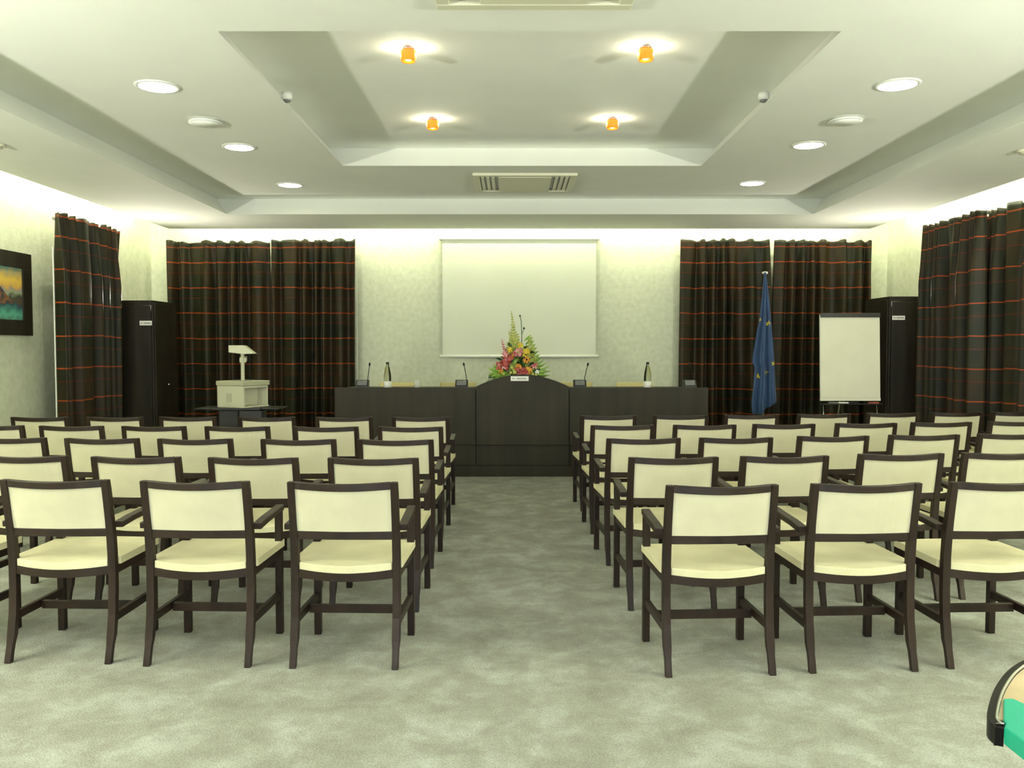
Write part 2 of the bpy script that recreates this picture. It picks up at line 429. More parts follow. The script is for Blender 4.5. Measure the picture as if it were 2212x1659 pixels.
# microphones, bottles, glass
def mic(x, label, tip):
    m = thing('desk_microphone', label, 'microphone', (x, 9.78, .972), group='gooseneck microphones on the desk')
    b = B(); prism_pts = [(0, .0), (.0, .035), (.05, .105), (.11, .105), (.11, 0)]
    rings = [[(sx, y-.05, z) for y, z in prism_pts] for sx in (-.072, .072)]
    loft(b, rings); obj('base_unit', b, M_black, m, bevel=.004)
    b = B(); rings = [[(sx, -.05+y-.003, z+.002) for y, z in ((.006, .044), (.044, .097), (.048, .094), (.010, .041))] for sx in (-.055, .055)]
    loft(b, rings); obj('display_panel', b, M_grey, m)
    b = B(); box(b, .022, .05, -.014, -.008, .086, .094); obj('indicator_light', b, M_white2, m)
    gx = .055; n = 8
    pts = [(gx + (tip-gx)*(k/n)**1.2, .03-.05*(k/n)**2, .10+.165*k/n) for k in range(n+1)]
    b = B(); tube(b, pts, .0042, 8); obj('gooseneck', b, M_black, m, smooth=True)
    e = Vector(pts[-1]); d = (e-Vector(pts[-2])).normalized()
    b = B(); tube(b, [e, e+d*.006, e+d*.035, e+d*.042], .01, 12, rs=[.004, .0105, .0105, .006]); obj('microphone_head', b, M_black, m, smooth=True)
mic(-1.71, 'gooseneck microphone at the left end of the conference desk', .085)
mic(-.575, 'gooseneck microphone on the desk just left of the flower arrangement', .03)
mic(.775, 'gooseneck microphone on the desk just right of the flower arrangement', .085)
mic(2.03, 'gooseneck microphone at the right end of the conference desk, against the dark curtain', .0)
def bottle(x, label):
    m = thing('water_bottle', label, 'bottle', (x, 9.80, .972), group='water bottles on the desk')
    b = B(); lathe(b, [(.001, 0), (.040, 0), (.043, .01), (.043, .12), (.042, .15), (.036, .19), (.027, .235), (.0185, .265), (.0155, .28), (.0155, .288), (.001, .288)], 28)
    obj('bottle_body', b, M_glassdark, m, smooth=True)
    b = B(); lathe(b, [(.0442, .012), (.0442, .088), (.0436, .088), (.0436, .012)], 28)
    obj('bottle_label', b, M_white2, m, smooth=True)
    b = B(); lathe(b, [(.001, .284), (.0172, .284), (.0172, .305), (.015, .308), (.001, .308)], 20)
    obj('bottle_cap', b, M_black, m, smooth=True)
bottle(-1.425, 'water bottle with white label on the left half of the desk')
bottle(1.552, 'water bottle with white label on the right half of the desk')
b = B(); lathe(b, [(.001, 0), (.028, 0), (.034, .10), (.0325, .10), (.027, .006), (.001, .006)], 24)
o = obj('drinking_glass', b, M_clear, smooth=True); o.location = (-1.087, 9.80, .972)
tag(o, 'small clear drinking glass right of the left water bottle', 'glass')

# yellowish chairs behind the desk
def back_chair(x, label):
    c = thing('office_chair', label, 'chair', (x, 10.9, 0), math.pi, group='yellowish chairs behind the desk')
    obj('seat', bx(-.24, .24, -.02, .44, .43, .48), M_yelchair, c, bevel=.015)
    b = B(); sweep(b, [(0, -.01, .52), (0, -.04, .75), (0, -.07, 1.0)], .46, .035, up=(0, 1, 0)); obj('backrest', b, M_yelchair, c, bevel=.012)
    for sx in (-1, 1):
        obj('leg', bx(sx*.21-.015, sx*.21+.015, .39, .42, 0, .43), M_metal, c)
        obj('leg', bx(sx*.21-.015, sx*.21+.015, -.03, .0, 0, .60), M_metal, c)
back_chair(-1.465, 'yellowish chair behind the desk, behind the left water bottle')
back_chair(-.69, 'yellowish chair behind the desk, behind the microphone left of the flowers')
back_chair(.80, 'yellowish chair behind the desk, behind the microphone right of the flowers')
back_chair(1.57, 'yellowish chair behind the desk, behind the right water bottle')

# ------------------------------------------------------------------ flower arrangement
def flowers():
    rnd = random.Random(21)
    T = thing('flower_arrangement', 'tall pyramid-shaped flower arrangement behind the arched centre of the desk', 'flower arrangement', (.07, 9.86, .972))
    obj('flower_bowl', lathe(B(), [(.001, 0), (.10, 0), (.17, .05), (.18, .07), (.165, .07), (.001, .05)], 24), M_leafd, T, smooth=True)
    def leaf(bm, base, tip, wd, curl=.02, n=6):
        base, tip = Vector(base), Vector(tip); ax = tip-base
        s = ax.cross(Vector((0, 1, 0.15))); s = s.normalized() if s.length > 1e-5 else Vector((1, 0, 0))
        nn = s.cross(ax).normalized(); L_, R_, M_ = [], [], []
        for k in range(n+1):
            u = k/n; p = base+ax*u + nn*curl*math.sin(u*3.1) - Vector((0, 0, curl*u*u))
            ww = wd*math.sin(math.pi*min(.98, u*.93+.07))**.8
            M_.append(bm.verts.new(p)); L_.append(bm.verts.new(p+s*ww/2+nn*ww*.18)); R_.append(bm.verts.new(p-s*ww/2+nn*ww*.18))
        for k in range(n):
            bm.faces.new((L_[k], L_[k+1], M_[k+1], M_[k])); bm.faces.new((M_[k], M_[k+1], R_[k+1], R_[k]))
    def blob(bm, c, r, sq=(1, 1, 1)):
        mtx = Matrix.Translation(c) @ Matrix.Diagonal((*[r*a for a in sq], 1))
        bmesh.ops.create_icosphere(bm, subdivisions=2, radius=1, matrix=mtx)
    # foliage: green fans left/right/back
    for name, mt, k_, zr, lr in (('foliage', M_leaf, 120, (.06, .42), (.10, .17)), ('dark_foliage', M_leafd, 110, (.05, .45), (.09, .16))):
        bm = B()
        for _ in range(k_):
            z = rnd.uniform(*zr)*rnd.uniform(.6, 1.2); z = max(.05, z)
            half = .34*(1-z/.75)**1.2+.02
            x = rnd.uniform(-half, half)*.75; y = rnd.uniform(-.12, .10)*(1-z)
            dr = Vector((x*2.2/(half+.1)*.6+rnd.uniform(-.3, .3), rnd.uniform(-.8, .4), rnd.uniform(.15, .9) if abs(x) < .15 else rnd.uniform(-.1, .5))).normalized()
            ll = rnd.uniform(*lr)*(1-.5*z)
            leaf(bm, (x, y, z), Vector((x, y, z))+dr*ll, rnd.uniform(.018, .04))
        o = obj(name, bm, mt, T, solid=.001); o['kind'] = 'stuff'
    # big leaves lying to each side
    bm = B()
    for bx_, tx, tz, wd in ((-.12, -.34, .19, .06), (-.10, -.30, .13, .07), (-.08, -.24, .25, .05), (-.06, -.26, .09, .05), (.14, .36, .19, .03), (.13, .38, .14, .03), (.1, .33, .23, .03)):
        leaf(bm, (bx_, -.06, .08), (tx, -.10, tz), wd, .03)
    o = obj('broad_leaves', bm, M_leaf, T, solid=.001)
    def fan(base, tips, wd, mt, name):
        bm = B()
        for tp in tips: leaf(bm, base, tp, wd, .012)
        obj(name, bm, mt, T, solid=.001)
    fan((-.12, -.10, .15), [(-.33, -.14, .20), (-.31, -.15, .16), (-.27, -.16, .13), (-.34, -.12, .25), (-.24, -.16, .22), (-.29, -.13, .29)], .05, M_leafb, 'leaf_fan')
    fan((-.10, -.12, .14), [(-.20, -.17, .13), (-.24, -.17, .17), (-.18, -.17, .20)], .06, M_leafb, 'leaf_fan')
    fan((.12, -.08, .16), [(.36, -.10, .27), (.38, -.11, .22), (.35, -.12, .17), (.33, -.08, .32), (.29, -.08, .35)], .028, M_leafb, 'leaf_fan')
    for k in range(8):
        u = k/7; b0 = Vector((.07+.10*u, .0, .55-.28*u)); fan(tuple(b0), [tuple(b0+Vector((.10+.02*u, -.01, .055))), tuple(b0+Vector((.085, -.02, .085)))], .018, M_leafb, 'fern_frond')
    for k in range(5):
        u = k/4; b0 = Vector((-.04-.05*u, .0, .56-.12*u)); fan(tuple(b0), [tuple(b0+Vector((-.05, -.02, .05)))], .025, M_leafb, 'fern_frond')
    def spike(base, tip, mt, n, r0, r1, name='flower_spike'):
        base, tip = Vector(base), Vector(tip); bm = B()
        tube(bm, [base, (base+tip)/2+Vector((.006, 0, 0)), tip], .004, 6)
        for k in range(n):
            u = k/(n-1); p = base.lerp(tip, .35+.65*u); r = r0+(r1-r0)*u
            for s in (-1, 1):
                leaf(bm, p, p+Vector((s*r*(1+rnd.uniform(-.3, .3)), -rnd.uniform(0, .02), r*1.1)), r*.7, .004, 4)
        obj(name, bm, mt, T, solid=.001)
    spike((-.01, 0, .2), (-.075, -.02, .88), M_lime, 15, .05, .010)
    spike((-.02, -.02, .15), (-.105, -.02, .66), M_lime, 12, .04, .010)
    spike((.03, .0, .15), (-.005, .0, .62), M_lime, 10, .04, .015)
    spike((.06, .0, .1), (.14, -.02, .58), M_lime, 10, .05, .02)
    spike((.08, .0, .1), (.17, -.02, .46), M_lime, 12, .055, .02)
    spike((-.05, -.02, .1), (-.12, -.02, .52), M_lime, 10, .045, .02)
    spike((-.10, -.04, .2), (-.185, -.05, .56), M_pink, 9, .035, .012)
    spike((.12, .02, .1), (.20, 0, .36), M_lime, 10, .04, .02)
    bm = B(); tube(bm, [(.035, 0, .3), (.042, 0, .6), (.036, 0, .78), (.02, 0, .835)], .0045, 7)
    blob(bm, Vector((.022, 0, .838)), .012); tube(bm, [(.042, 0, .62), (.065, 0, .69)], .003, 6); blob(bm, Vector((.068, 0, .695)), .013)
    obj('bare_twig', bm, M_leafd, T, smooth=True)
    # blooms
    def bloom(c, r, mt, centre=None, np=6, name='bloom', tilt=(-.3, -1, .3), ps=.55):
        c = Vector(c); ax = Vector(tilt).normalized()
        s = ax.cross(Vector((0, 0, 1))).normalized(); u = s.cross(ax)
        bm = B()
        for k in range(np):
            a = 2*math.pi*k/np+rnd.uniform(-.2, .2)
            d = (s*math.cos(a)+u*math.sin(a))
            leaf(bm, c, c+(d*r+ax*r*.35), r*ps, r*.12, 5)
        o = obj(name, bm, mt, T, solid=.0015)
        if centre:
            bm = B(); blob(bm, c+ax*r*.15, r*.26); obj('bloom_centre', bm, centre, o, smooth=True)
    def spathe(c, w, h, rot, mt, mt2):
        bm = B(); c = Vector(c); n = 8
        grid = []
        for i in range(n+1):
            row = []
            for j in range(n+1):
                a = (i/n)*2-1; b_ = (j/n)*2-1
                # disc mapping
                X = a*math.sqrt(1-b_*b_/2); Z = b_*math.sqrt(1-a*a/2)
                hx = 1-.35*max(0, Z)
                X2 = X*hx*w; Z2 = Z*h; Y = -.4*(X*X)*w+.25*Z*w
                xr = X2*math.cos(rot)-Z2*math.sin(rot); zr_ = X2*math.sin(rot)+Z2*math.cos(rot)
                row.append(bm.verts.new(c+Vector((xr, Y, zr_))))
            grid.append(row)
        for i in range(n):
            for j in range(n): bm.faces.new((grid[i][j], grid[i+1][j], grid[i+1][j+1], grid[i][j+1]))
        o = obj('anthurium', bm, mt, T, smooth=True, solid=.002)
        bm = B(); tube(bm, [c+Vector((0, -.012, -.01)), c+Vector((-math.sin(rot)*h*.6, -.05, math.cos(rot)*h*.6))], .006, 8)
        obj('spadix', bm, mt2, o, smooth=True)
    bloom((-.13, -.12, .33), .065, M_red, M_pink, 7); bloom((-.155, -.12, .27), .05, M_pink, M_red, 6)
    bloom((-.10, -.13, .26), .055, M_red, M_darkc, 6); bloom((-.145, -.12, .40), .045, M_pink, None, 6)
    bloom((-.215, -.12, .27), .055, M_red, M_pink, 6); bloom((-.20, -.13, .21), .04, M_org, None, 6)
    spathe((-.075, -.14, .37), .03, .065, -.7, M_red, M_yel)
    spathe((-.055, -.15, .28), .028, .085, -.55, M_leaf, M_lime)
    spathe((-.015, -.15, .25), .055, .045, .5, M_org, M_yel)
    spathe((.045, -.16, .215), .075, .04, -.3, M_red, M_pink); spathe((.005, -.17, .20), .03, .05, .3, M_red, M_pink)
    bloom((.005, -.12, .42), .06, M_pink, M_lime, 6, ps=.7)
    bloom((.09, -.12, .42), .06, M_yel, None, 7); bloom((.098, -.125, .335), .045, M_org, M_darkc, 7)
    bloom((.075, -.13, .38), .03, M_darkc, None, 6); bloom((.12, -.14, .215), .055, M_org, M_yel, 7)
    bloom((.19, -.11, .27), .045, M_pink, M_red, 6); bloom((.22, -.11, .20), .03, M_white2, None, 6)
    bloom((.03, -.10, .50), .04, M_yel, None, 6); bloom((-.09, -.10, .45), .04, M_yel, None, 5)
    for x, z, r in ((-.07, .225, .020), (-.04, .175, .024), (-.085, .170, .018), (-.055, .20, .013), (-.165, .155, .02), (.165, .150, .018), (.20, .145, .014)):
        bm = B(); blob(bm, Vector((x, -.19, z+.02)), r, (1, 1, 1.1)); obj('round_bud', bm, M_lime, T, smooth=True)
    bm = B(); tube(bm, [(-.16, -.1, .1), (-.25, -.12, .13), (-.33, -.15, .11), (-.385, -.17, .05)], .004, 6); tube(bm, [(.15, -.1, .08), (.27, -.12, .11), (.35, -.14, .07)], .004, 6)
    leaf(bm, (-.30, -.14, .13), (-.345, -.15, .15), .03); leaf(bm, (.33, -.14, .10), (.375, -.15, .055), .025)
    obj('trailing_stem', bm, M_leafd, T)
flowers()

# ------------------------------------------------------------------ overhead projector on stand
t = thing('projector_stand', 'dark stand with thin side shelves under the overhead projector', 'stand', (-3.09, 9.78, 0))
obj('stand_top', bx(-.27, .27, -.22, .22, .745, .77), M_black, t, bevel=.003)
obj('column', bx(-.22, .0, -.14, .14, .08, .745), M_black, t, bevel=.004)
obj('control_box', bx(.05, .30, -.26, -.06, .58, .775-.035), M_black, t, bevel=.004)
obj('foot', bx(-.30, .30, -.25, .25, .03, .08), M_black, t, bevel=.004)
for s in (-1, 1):
    a, b_ = sorted((s*.27, s*.47)); obj('side_shelf', bx(a, b_, -.2, .2, .752, .765), M_black, t, bevel=.002)
for sx in (-.26, .26):
    for sy in (-.2, .2):
        b = B(); tube(b, [(sx-.012, sy, .016), (sx+.012, sy, .016)], .016, 14); obj('castor', b, M_black, t, smooth=True)
t = thing('overhead_projector', 'ivory overhead projector with raised mirror head on its dark stand', 'projector', (-3.075, 9.78, .771), R(62))
# body: closed front-left face, recessed bay on the right face
a = .20
bm = B(); box(bm, -a, a, -a, a, .0, .015)                        # bottom
box(bm, -a, -a+.012, -a, a, .015, .245); box(bm, -a, a, a-.012, a, .015, .245)
box(bm, -a+.012, a-.012, -a+.16, -a+.17, .015, .245)              # bay back
box(bm, a-.012, a, -a+.012, a-.012, .015, .245); box(bm, -a+.012, -a+.03, -a, -a+.16, .015, .245)
box(bm, -a+.012, a-.012, -a, -a+.16, .22, .245)
obj('housing', bm, M_ohp, t, bevel=.004)
obj('stage', bx(-a-.008, a+.008, -a-.008, a+.008, .247, .298), M_ohp2, t, bevel=.005)
obj('stage_glass', bx(-a+.04, a-.04, -a+.04, a-.04, .2985, .302), M_clear, t)
bm = B()
for k in range(9): box(bm, -a-.003, -a, -.03, .055, .065+k*.011, .071+k*.011)
obj('vent_grille', bm, M_ohp2, t)
obj('post', bx(-.03, .0, -.03, .0, .302, .62), M_ohp, t, bevel=.004)
bm = B(); sweep(bm, [(-.015, -.015, .53), (.07, .05, .55)], .07, .055); obj('lens_arm', bm, M_ohp, t, bevel=.004)
# mirror head: short prism with sloped front
bm = B()
P = [(-.14, .62), (-.14, .70), (.03, .70), (.15, .605), (.02, .60)]
c_, s_ = math.cos(R(-56)), math.sin(R(-56))
loft(bm, [[(x*c_-y*s_, x*s_+y*c_, z) for x, z in P] for y in (-.075, .075)])
obj('mirror_head', bm, M_ohp, t, bevel=.005)
bm = B(); tube(bm, [(.03, -a-.002, .06), (.03, -a-.03, .06)], .012, 12); obj('focus_knob', bm, M_ohp2, t, smooth=True)

# ------------------------------------------------------------------ flag
t = thing('flag', 'blue flag with yellow stars hanging on a pole, left of the flip chart', 'flag', (3.22, 10.95, 0))
bm = B(); tube(bm, [(0, 0, .02), (0, 0, 2.38)], .013, 12); obj('flag_pole', bm, M_metal, t, smooth=True)
bm = B(); tube(bm, [(0, 0, 2.375), (0, 0, 2.385), (0, 0, 2.405), (0, 0, 2.412)], .02, 14, rs=[.014, .036, .036, .02]); obj('finial', bm, M_white2, t, smooth=True)
bm = B(); lathe(bm, [(.001, 0), (.19, 0), (.19, .02), (.05, .04), (.02, .07), (.001, .07)], 28); obj('pole_base', bm, M_black, t, smooth=True)
FL = [(100, 340, 362), (300, 323, 384), (500, 302, 408), (640, 284, 428), (700, 270, 432), (950, 232, 462), (1040, 227, 468), (1085, 252, 472), (1300, 243, 488), (1450, 225, 502), (1520, 228, 500), (1590, 238, 500)]
KX = .005892/4.88
def fz(Y): return 2.405 - (Y-88)*KX
def fx(X): return (X-361)*KX
def flag_edges(Y):
    for (y0, a0, b0), (y1, a1, b1) in zip(FL, FL[1:]):
        if Y <= y1:
            u = (Y-y0)/(y1-y0); return a0+(a1-a0)*u, b0+(b1-b0)*u
    return FL[-1][1:]
def flag_y(s, Y):
    g = min(1, (Y-80)/900)
    return -.045 - .030*g*math.sin(s*2*math.pi*2.3+.6+Y*.0015) - .018*g*math.sin(s*2*math.pi*5+1+Y*.003)
bm = B(); rows = []; nz, nx = 60, 30
for j in range(nz+1):
    row = []
    for i in range(nx+1):
        s = i/nx
        # lower hem: left tip at 1590, rises to 1460 at the right
        Yend = 1590 if s < .35 else (1590-(s-.35)/.15*50 if s < .5 else 1540-(s-.5)/.5*85)
        Y = 95+(Yend-95)*j/nz
        e0, e1 = flag_edges(Y)
        row.append(bm.verts.new((fx(e0+(e1-e0)*s), flag_y(s, Y), fz(Y))))
    rows.append(row)
for j in range(nz):
    for i in range(nx): bm.faces.new((rows[j][i], rows[j][i+1], rows[j+1][i+1], rows[j+1][i]))
obj('flag_cloth', bm, M_blue, t, smooth=True, solid=.004)
for X, Y, r in ((303, 592, 24), (390, 630, 33), (448, 1050, 31), (375, 1145, 32), (295, 1185, 31)):
    bm = B(); e0, e1 = flag_edges(Y)
    def pt(x, y):
        x = max(x, flag_edges(y)[0]+2); x = min(x, flag_edges(y)[1]-2)
        a0, b0 = flag_edges(y); return Vector((fx(x), flag_y((x-a0)/(b0-a0), y)-.006, fz(y)))
    c = bm.verts.new(pt(X, Y)); vs = []
    for k in range(10):
        a = math.pi*k/5+.1; rr = r if k % 2 == 0 else r*.42
        vs.append(bm.verts.new(pt(X+rr*math.sin(a), Y-rr*math.cos(a))))
    for k in range(10): bm.faces.new((c, vs[k], vs[(k+1) % 10]))
    o = obj('star', bm, M_yellow, t, solid=.002)

# ------------------------------------------------------------------ flip chart
t = thing('flip_chart', 'flip chart easel with blank white paper in front of the right corner cabinet', 'flip chart', (3.92, 9.9, 0), R(1))
def fy(z): return .06*(z-.8)          # leans back
def slab(x0, x1, z0, z1, d0, d1):
    return loft(B(), [[(x0, fy(z)+d0, z), (x1, fy(z)+d0, z), (x1, fy(z)+d1, z), (x0, fy(z)+d1, z)] for z in (z0, z1)])
obj('board', slab(-.35, .35, .83, 1.83, .0, .02), M_white, t, bevel=.003)
obj('paper_pad', slab(-.345, .345, .868, 1.80, -.008, -.001), M_paper, t)
obj('paper_clamp', slab(-.35, .35, 1.795, 1.845, -.025, -.0085), M_black, t, bevel=.004)
obj('lower_strip', slab(-.35, .35, .83, .862, -.006, -.001), M_paper, t)
obj('pen_tray', bx(-.35, .35, -.07, .0, .79, .80), M_black, t, bevel=.002)
bm = B(); tube(bm, [(-.31, -.0, .79), (-.34, -.10, .0)], .011, 10); obj('leg', bm, M_metal, t, smooth=True)
bm = B(); tube(bm, [(.31, -.0, .79), (.34, -.10, .0)], .011, 10); obj('leg', bm, M_metal, t, smooth=True)
bm = B(); tube(bm, [(0, .06, 1.6), (0, .55, .0)], .011, 10); obj('leg', bm, M_metal, t, smooth=True)
for x, nm, mt in ((-.21, 'grey', M_grey), (-.10, 'white', M_white2), (.02, 'black', M_black), (.25, 'red', M_red)):
    bm = B(); tube(bm, [(-.06, 0, 0), (.055, 0, 0), (.062, 0, 0)], .009, 10, rs=[.009, .009, .004])
    o = obj('marker_pen', bm, mt, smooth=True); o.location = (3.92+x, 9.855, .8095)
    tag(o, nm + ' marker pen lying in the pen tray of the flip chart', 'marker', 'marker pens in the flip chart tray')

# ------------------------------------------------------------------ painting on the left wall
def painting_mat():
    m = mat('seascape_paint', (.3, .3, .3), .5); b = m.node_tree.nodes['Principled BSDF']
    tc = N(m, 'ShaderNodeTexCoord'); sp = N(m, 'ShaderNodeSeparateXYZ'); L(m, tc.outputs['Object'], sp.inputs[0])
    nz = N(m, 'ShaderNodeTexNoise'); nz.inputs['Scale'].default_value = 13; nz.inputs['Detail'].default_value = 5; L(m, tc.outputs['Object'], nz.inputs['Vector'])
    def mm(op, a, c):
        n = N(m, 'ShaderNodeMath', operation=op)
        for i, v in enumerate((a, c)):
            if isinstance(v, (int, float)): n.inputs[i].default_value = v
            else: L(m, v, n.inputs[i])
        return n.outputs[0]
    # t rises with height; the headland slopes down to the right (towards +y)
    base = mm('ADD', mm('MULTIPLY', sp.outputs['Z'], 1.9), mm('MULTIPLY', mm('SUBTRACT', nz.outputs['Fac'], .5), .28))
    r = N(m, 'ShaderNodeValToRGB'); e = r.color_ramp.elements
    cols = [(0, (.05, .16, .11)), (.10, (.10, .38, .28)), (.2, (.04, .20, .16)), (.29, (.02, .05, .09)), (.36, (.10, .06, .03)), (.44, (.05, .06, .05)), (.52, (.32, .38, .22)), (.56, (.28, .27, .28)), (.62, (.60, .34, .10)), (.74, (.75, .52, .08)), (.86, (.50, .36, .12)), (1, (.14, .30, .26))]
    e[0].position, e[0].color = cols[0][0], (*cols[0][1], 1); e[1].position, e[1].color = 1, (*cols[-1][1], 1)
    for p, c in cols[1:-1]: q = e.new(p); q.color = (*c, 1)
    L(m, base, r.inputs[0])
    # brown headland mask: z < .30 - y*.45
    hl = mm('LESS_THAN', mm('ADD', sp.outputs['Z'], mm('MULTIPLY', sp.outputs['Y'], .75)), .62)
    hl = mm('MULTIPLY', hl, mm('GREATER_THAN', sp.outputs['Z'], .16))
    r2 = N(m, 'ShaderNodeValToRGB'); e2 = r2.color_ramp.elements
    e2[0].position = .38; e2[0].color = (.02, .03, .05, 1); e2[1].position = .62; e2[1].color = (.24, .10, .03, 1)
    L(m, nz.outputs['Fac'], r2.inputs[0])
    mx = N(m, 'ShaderNodeMixRGB'); L(m, hl, mx.inputs[0]); L(m, r.outputs[0], mx.inputs[1]); L(m, r2.outputs[0], mx.inputs[2])
    L(m, mx.outputs[0], b.inputs['Base Color'])
    return m
t = thing('framed_painting', 'framed seascape painting with wide dark frame on the left wall', 'painting', (WL, 7.86, 1.57))
W_, H_, fr = 1.09, .84, .165
bm = B()
box(bm, .0, .035, 0, W_, 0, fr-.01); box(bm, .0, .035, 0, W_, H_-fr+.005, H_)
box(bm, .0, .035, 0, fr, fr-.01, H_-fr+.005); box(bm, .0, .035, W_-fr, W_, fr-.01, H_-fr+.005)
obj('frame', bm, M_wood, t, bevel=.003)
o = obj('canvas', bx(.004, .022, 0, W_-2*fr+.004, 0, H_-2*fr+.02), painting_mat(), t); o.location = (0, fr-.002, fr-.012)

# ------------------------------------------------------------------ ceiling fittings
DLY = [(-2.45, 6.0), (-2.455, 7.79), (-2.465, 9.59), (2.647, 5.96), (2.645, 7.72), (2.637, 9.49)]
DLN = ['nearest downlight in the left row of the ceiling', 'middle downlight in the left row of the ceiling, behind the round speaker', 'farthest downlight in the left row of the ceiling',
       'nearest downlight in the right row of the ceiling', 'middle downlight in the right row of the ceiling, behind the round speaker', 'farthest downlight in the right row of the ceiling']
for (x, y), lab in zip(DLY, DLN):
    t = thing('ceiling_downlight', lab, 'ceiling light', (x, y, Z1), group='round downlights in the ceiling')
    obj('trim_ring', lathe(B(), [(.125, 0), (.125, -.010), (.150, -.006), (.150, 0)], 32), M_white, t, smooth=True)
    obj('lens', lathe(B(), [(.001, -.004), (.124, -.004), (.124, -.009), (.10, -.014), (.001, -.016)], 32), M_em, t, smooth=True)
LP = [(-.698, 5.86, 'near left'), (.898, 5.84, 'near right'), (-.70, 7.65, 'far left'), (.885, 7.64, 'far right')]
for x, y, nm in LP:
    t = thing('ceiling_lamp', 'small orange glass ceiling lamp, %s one of four in the raised centre' % nm, 'ceiling light', (x, y, Z2), group='orange glass lamps in the raised centre')
    obj('ceiling_cup', lathe(B(), [(.001, 0), (.042, 0), (.040, -.012), (.012, -.018), (.008, -.03), (.001, -.03)], 24), M_metal, t, smooth=True)
    obj('glass_shade', lathe(B(), [(.044, -.016), (.052, -.022), (.055, -.052), (.053, -.080), (.046, -.092), (.042, -.090), (.047, -.079), (.049, -.052), (.042, -.020)], 28), M_orange, t)
    obj('bulb', lathe(B(), [(.001, -.03), (.01, -.03), (.012, -.045), (.024, -.065), (.020, -.080), (.001, -.086)], 18), M_bulb, t, smooth=True)
    d = bpy.data.lights.new('lamp_glow', 'POINT'); d.energy = 1.7; d.color = (1, .97, .72); d.shadow_soft_size = .012
    for a in (0, 180):
        o = bpy.data.objects.new('lamp_glow', d); C.objects.link(o); o.parent = t
        o.location = (.066*math.cos(R(a)), .0, -.045)
for x, y, nm in ((-2.443, 6.91, 'left'), (2.641, 6.86, 'right')):
    t = thing('ceiling_speaker', 'flat white round ceiling speaker between downlights on the %s' % nm, 'speaker', (x, y, Z1), group='round ceiling speakers')
    obj('speaker_rim', lathe(B(), [(.001, 0), (.11, 0), (.128, -.012), (.132, -.020), (.122, -.024), (.001, -.022)], 32), M_white, t, smooth=True)
    obj('speaker_grille', lathe(B(), [(.001, -.0225), (.112, -.025), (.112, -.028), (.001, -.032)], 32), M_ceil, t, smooth=True)
for x, y, nm in ((-1.745, 6.59, 'left'), (1.945, 6.59, 'right')):
    t = thing('ceiling_sensor', 'small white sensor on the %s edge of the raised ceiling centre' % nm, 'sensor', (x, y, 3.34), group='sensors on the raised ceiling edge')
    s = 1 if x < 0 else -1
    obj('sensor_bracket', bx(*sorted((-.05*s, .03*s)), -.02, .02, .0, .03), M_white, t, bevel=.004)
    obj('sensor_body', lathe(B(), [(.001, .04), (.040, .04), (.043, .01), (.038, -.015), (.001, -.015)], 24, (s*.035, 0, 0)), M_white, t, smooth=True)
    obj('sensor_lens', lathe(B(), [(.030, -.016), (.028, -.026), (.014, -.034), (.001, -.035)], 20, (s*.035, 0, 0)), M_grey, t, smooth=True)
def ac(x, y, w_, d_, label):
    t = thing('air_conditioner', label, 'air conditioner', (x, y, Z1), group='ceiling cassette air conditioners')
    bm = B(); hw, hd = w_/2, d_/2
    box(bm, -hw, hw, -hd, -hd+.07, -.03, 0); box(bm, -hw, hw, hd-.07, hd, -.03, 0)
    box(bm, -hw, -hw+.07, -hd+.07, hd-.07, -.03, 0); box(bm, hw-.07, hw, -hd+.07, hd-.07, -.03, 0)
    obj('frame', bm, M_ohp, t, bevel=.006)
    obj('backing', bx(-hw+.07, hw-.07, -hd+.07, hd-.07, -.004, 0), M_grey, t)
    obj('intake_panel', bx(-.28, .28, -hd+.085, hd-.085, -.034, -.006), M_ohp, t, bevel=.005)
    for s in (-1, 1):
        for k in range(3):
            xx = s*(hw-.10-k*.055); obj('vane', bx(xx-.017, xx+.017, -hd+.12, hd-.12, -.026, -.010), M_ohp, t, bevel=.002)
ac(.135, 9.43, 1.09, .98, 'ceiling air conditioner above the desk, near the back wall')
ac(.116, 4.10, 1.02, .98, 'ceiling air conditioner cut off by the top picture edge')
for x, y, nm in ((-4.03, 6.78, 'left'), (4.13, 6.98, 'right')):
    t = thing('smoke_detector', 'small round ceiling fitting on the %s lowered ceiling border' % nm, 'smoke detector', (x, y, Z0), group='round fittings on the ceiling border')
    obj('base', lathe(B(), [(.001, 0), (.05, 0), (.055, -.02), (.001, -.02)], 20), M_ohp, t, smooth=True)
    obj('cover', lathe(B(), [(.001, -.02), (.04, -.02), (.035, -.035), (.001, -.04)], 20), M_ohp2, t, smooth=True)

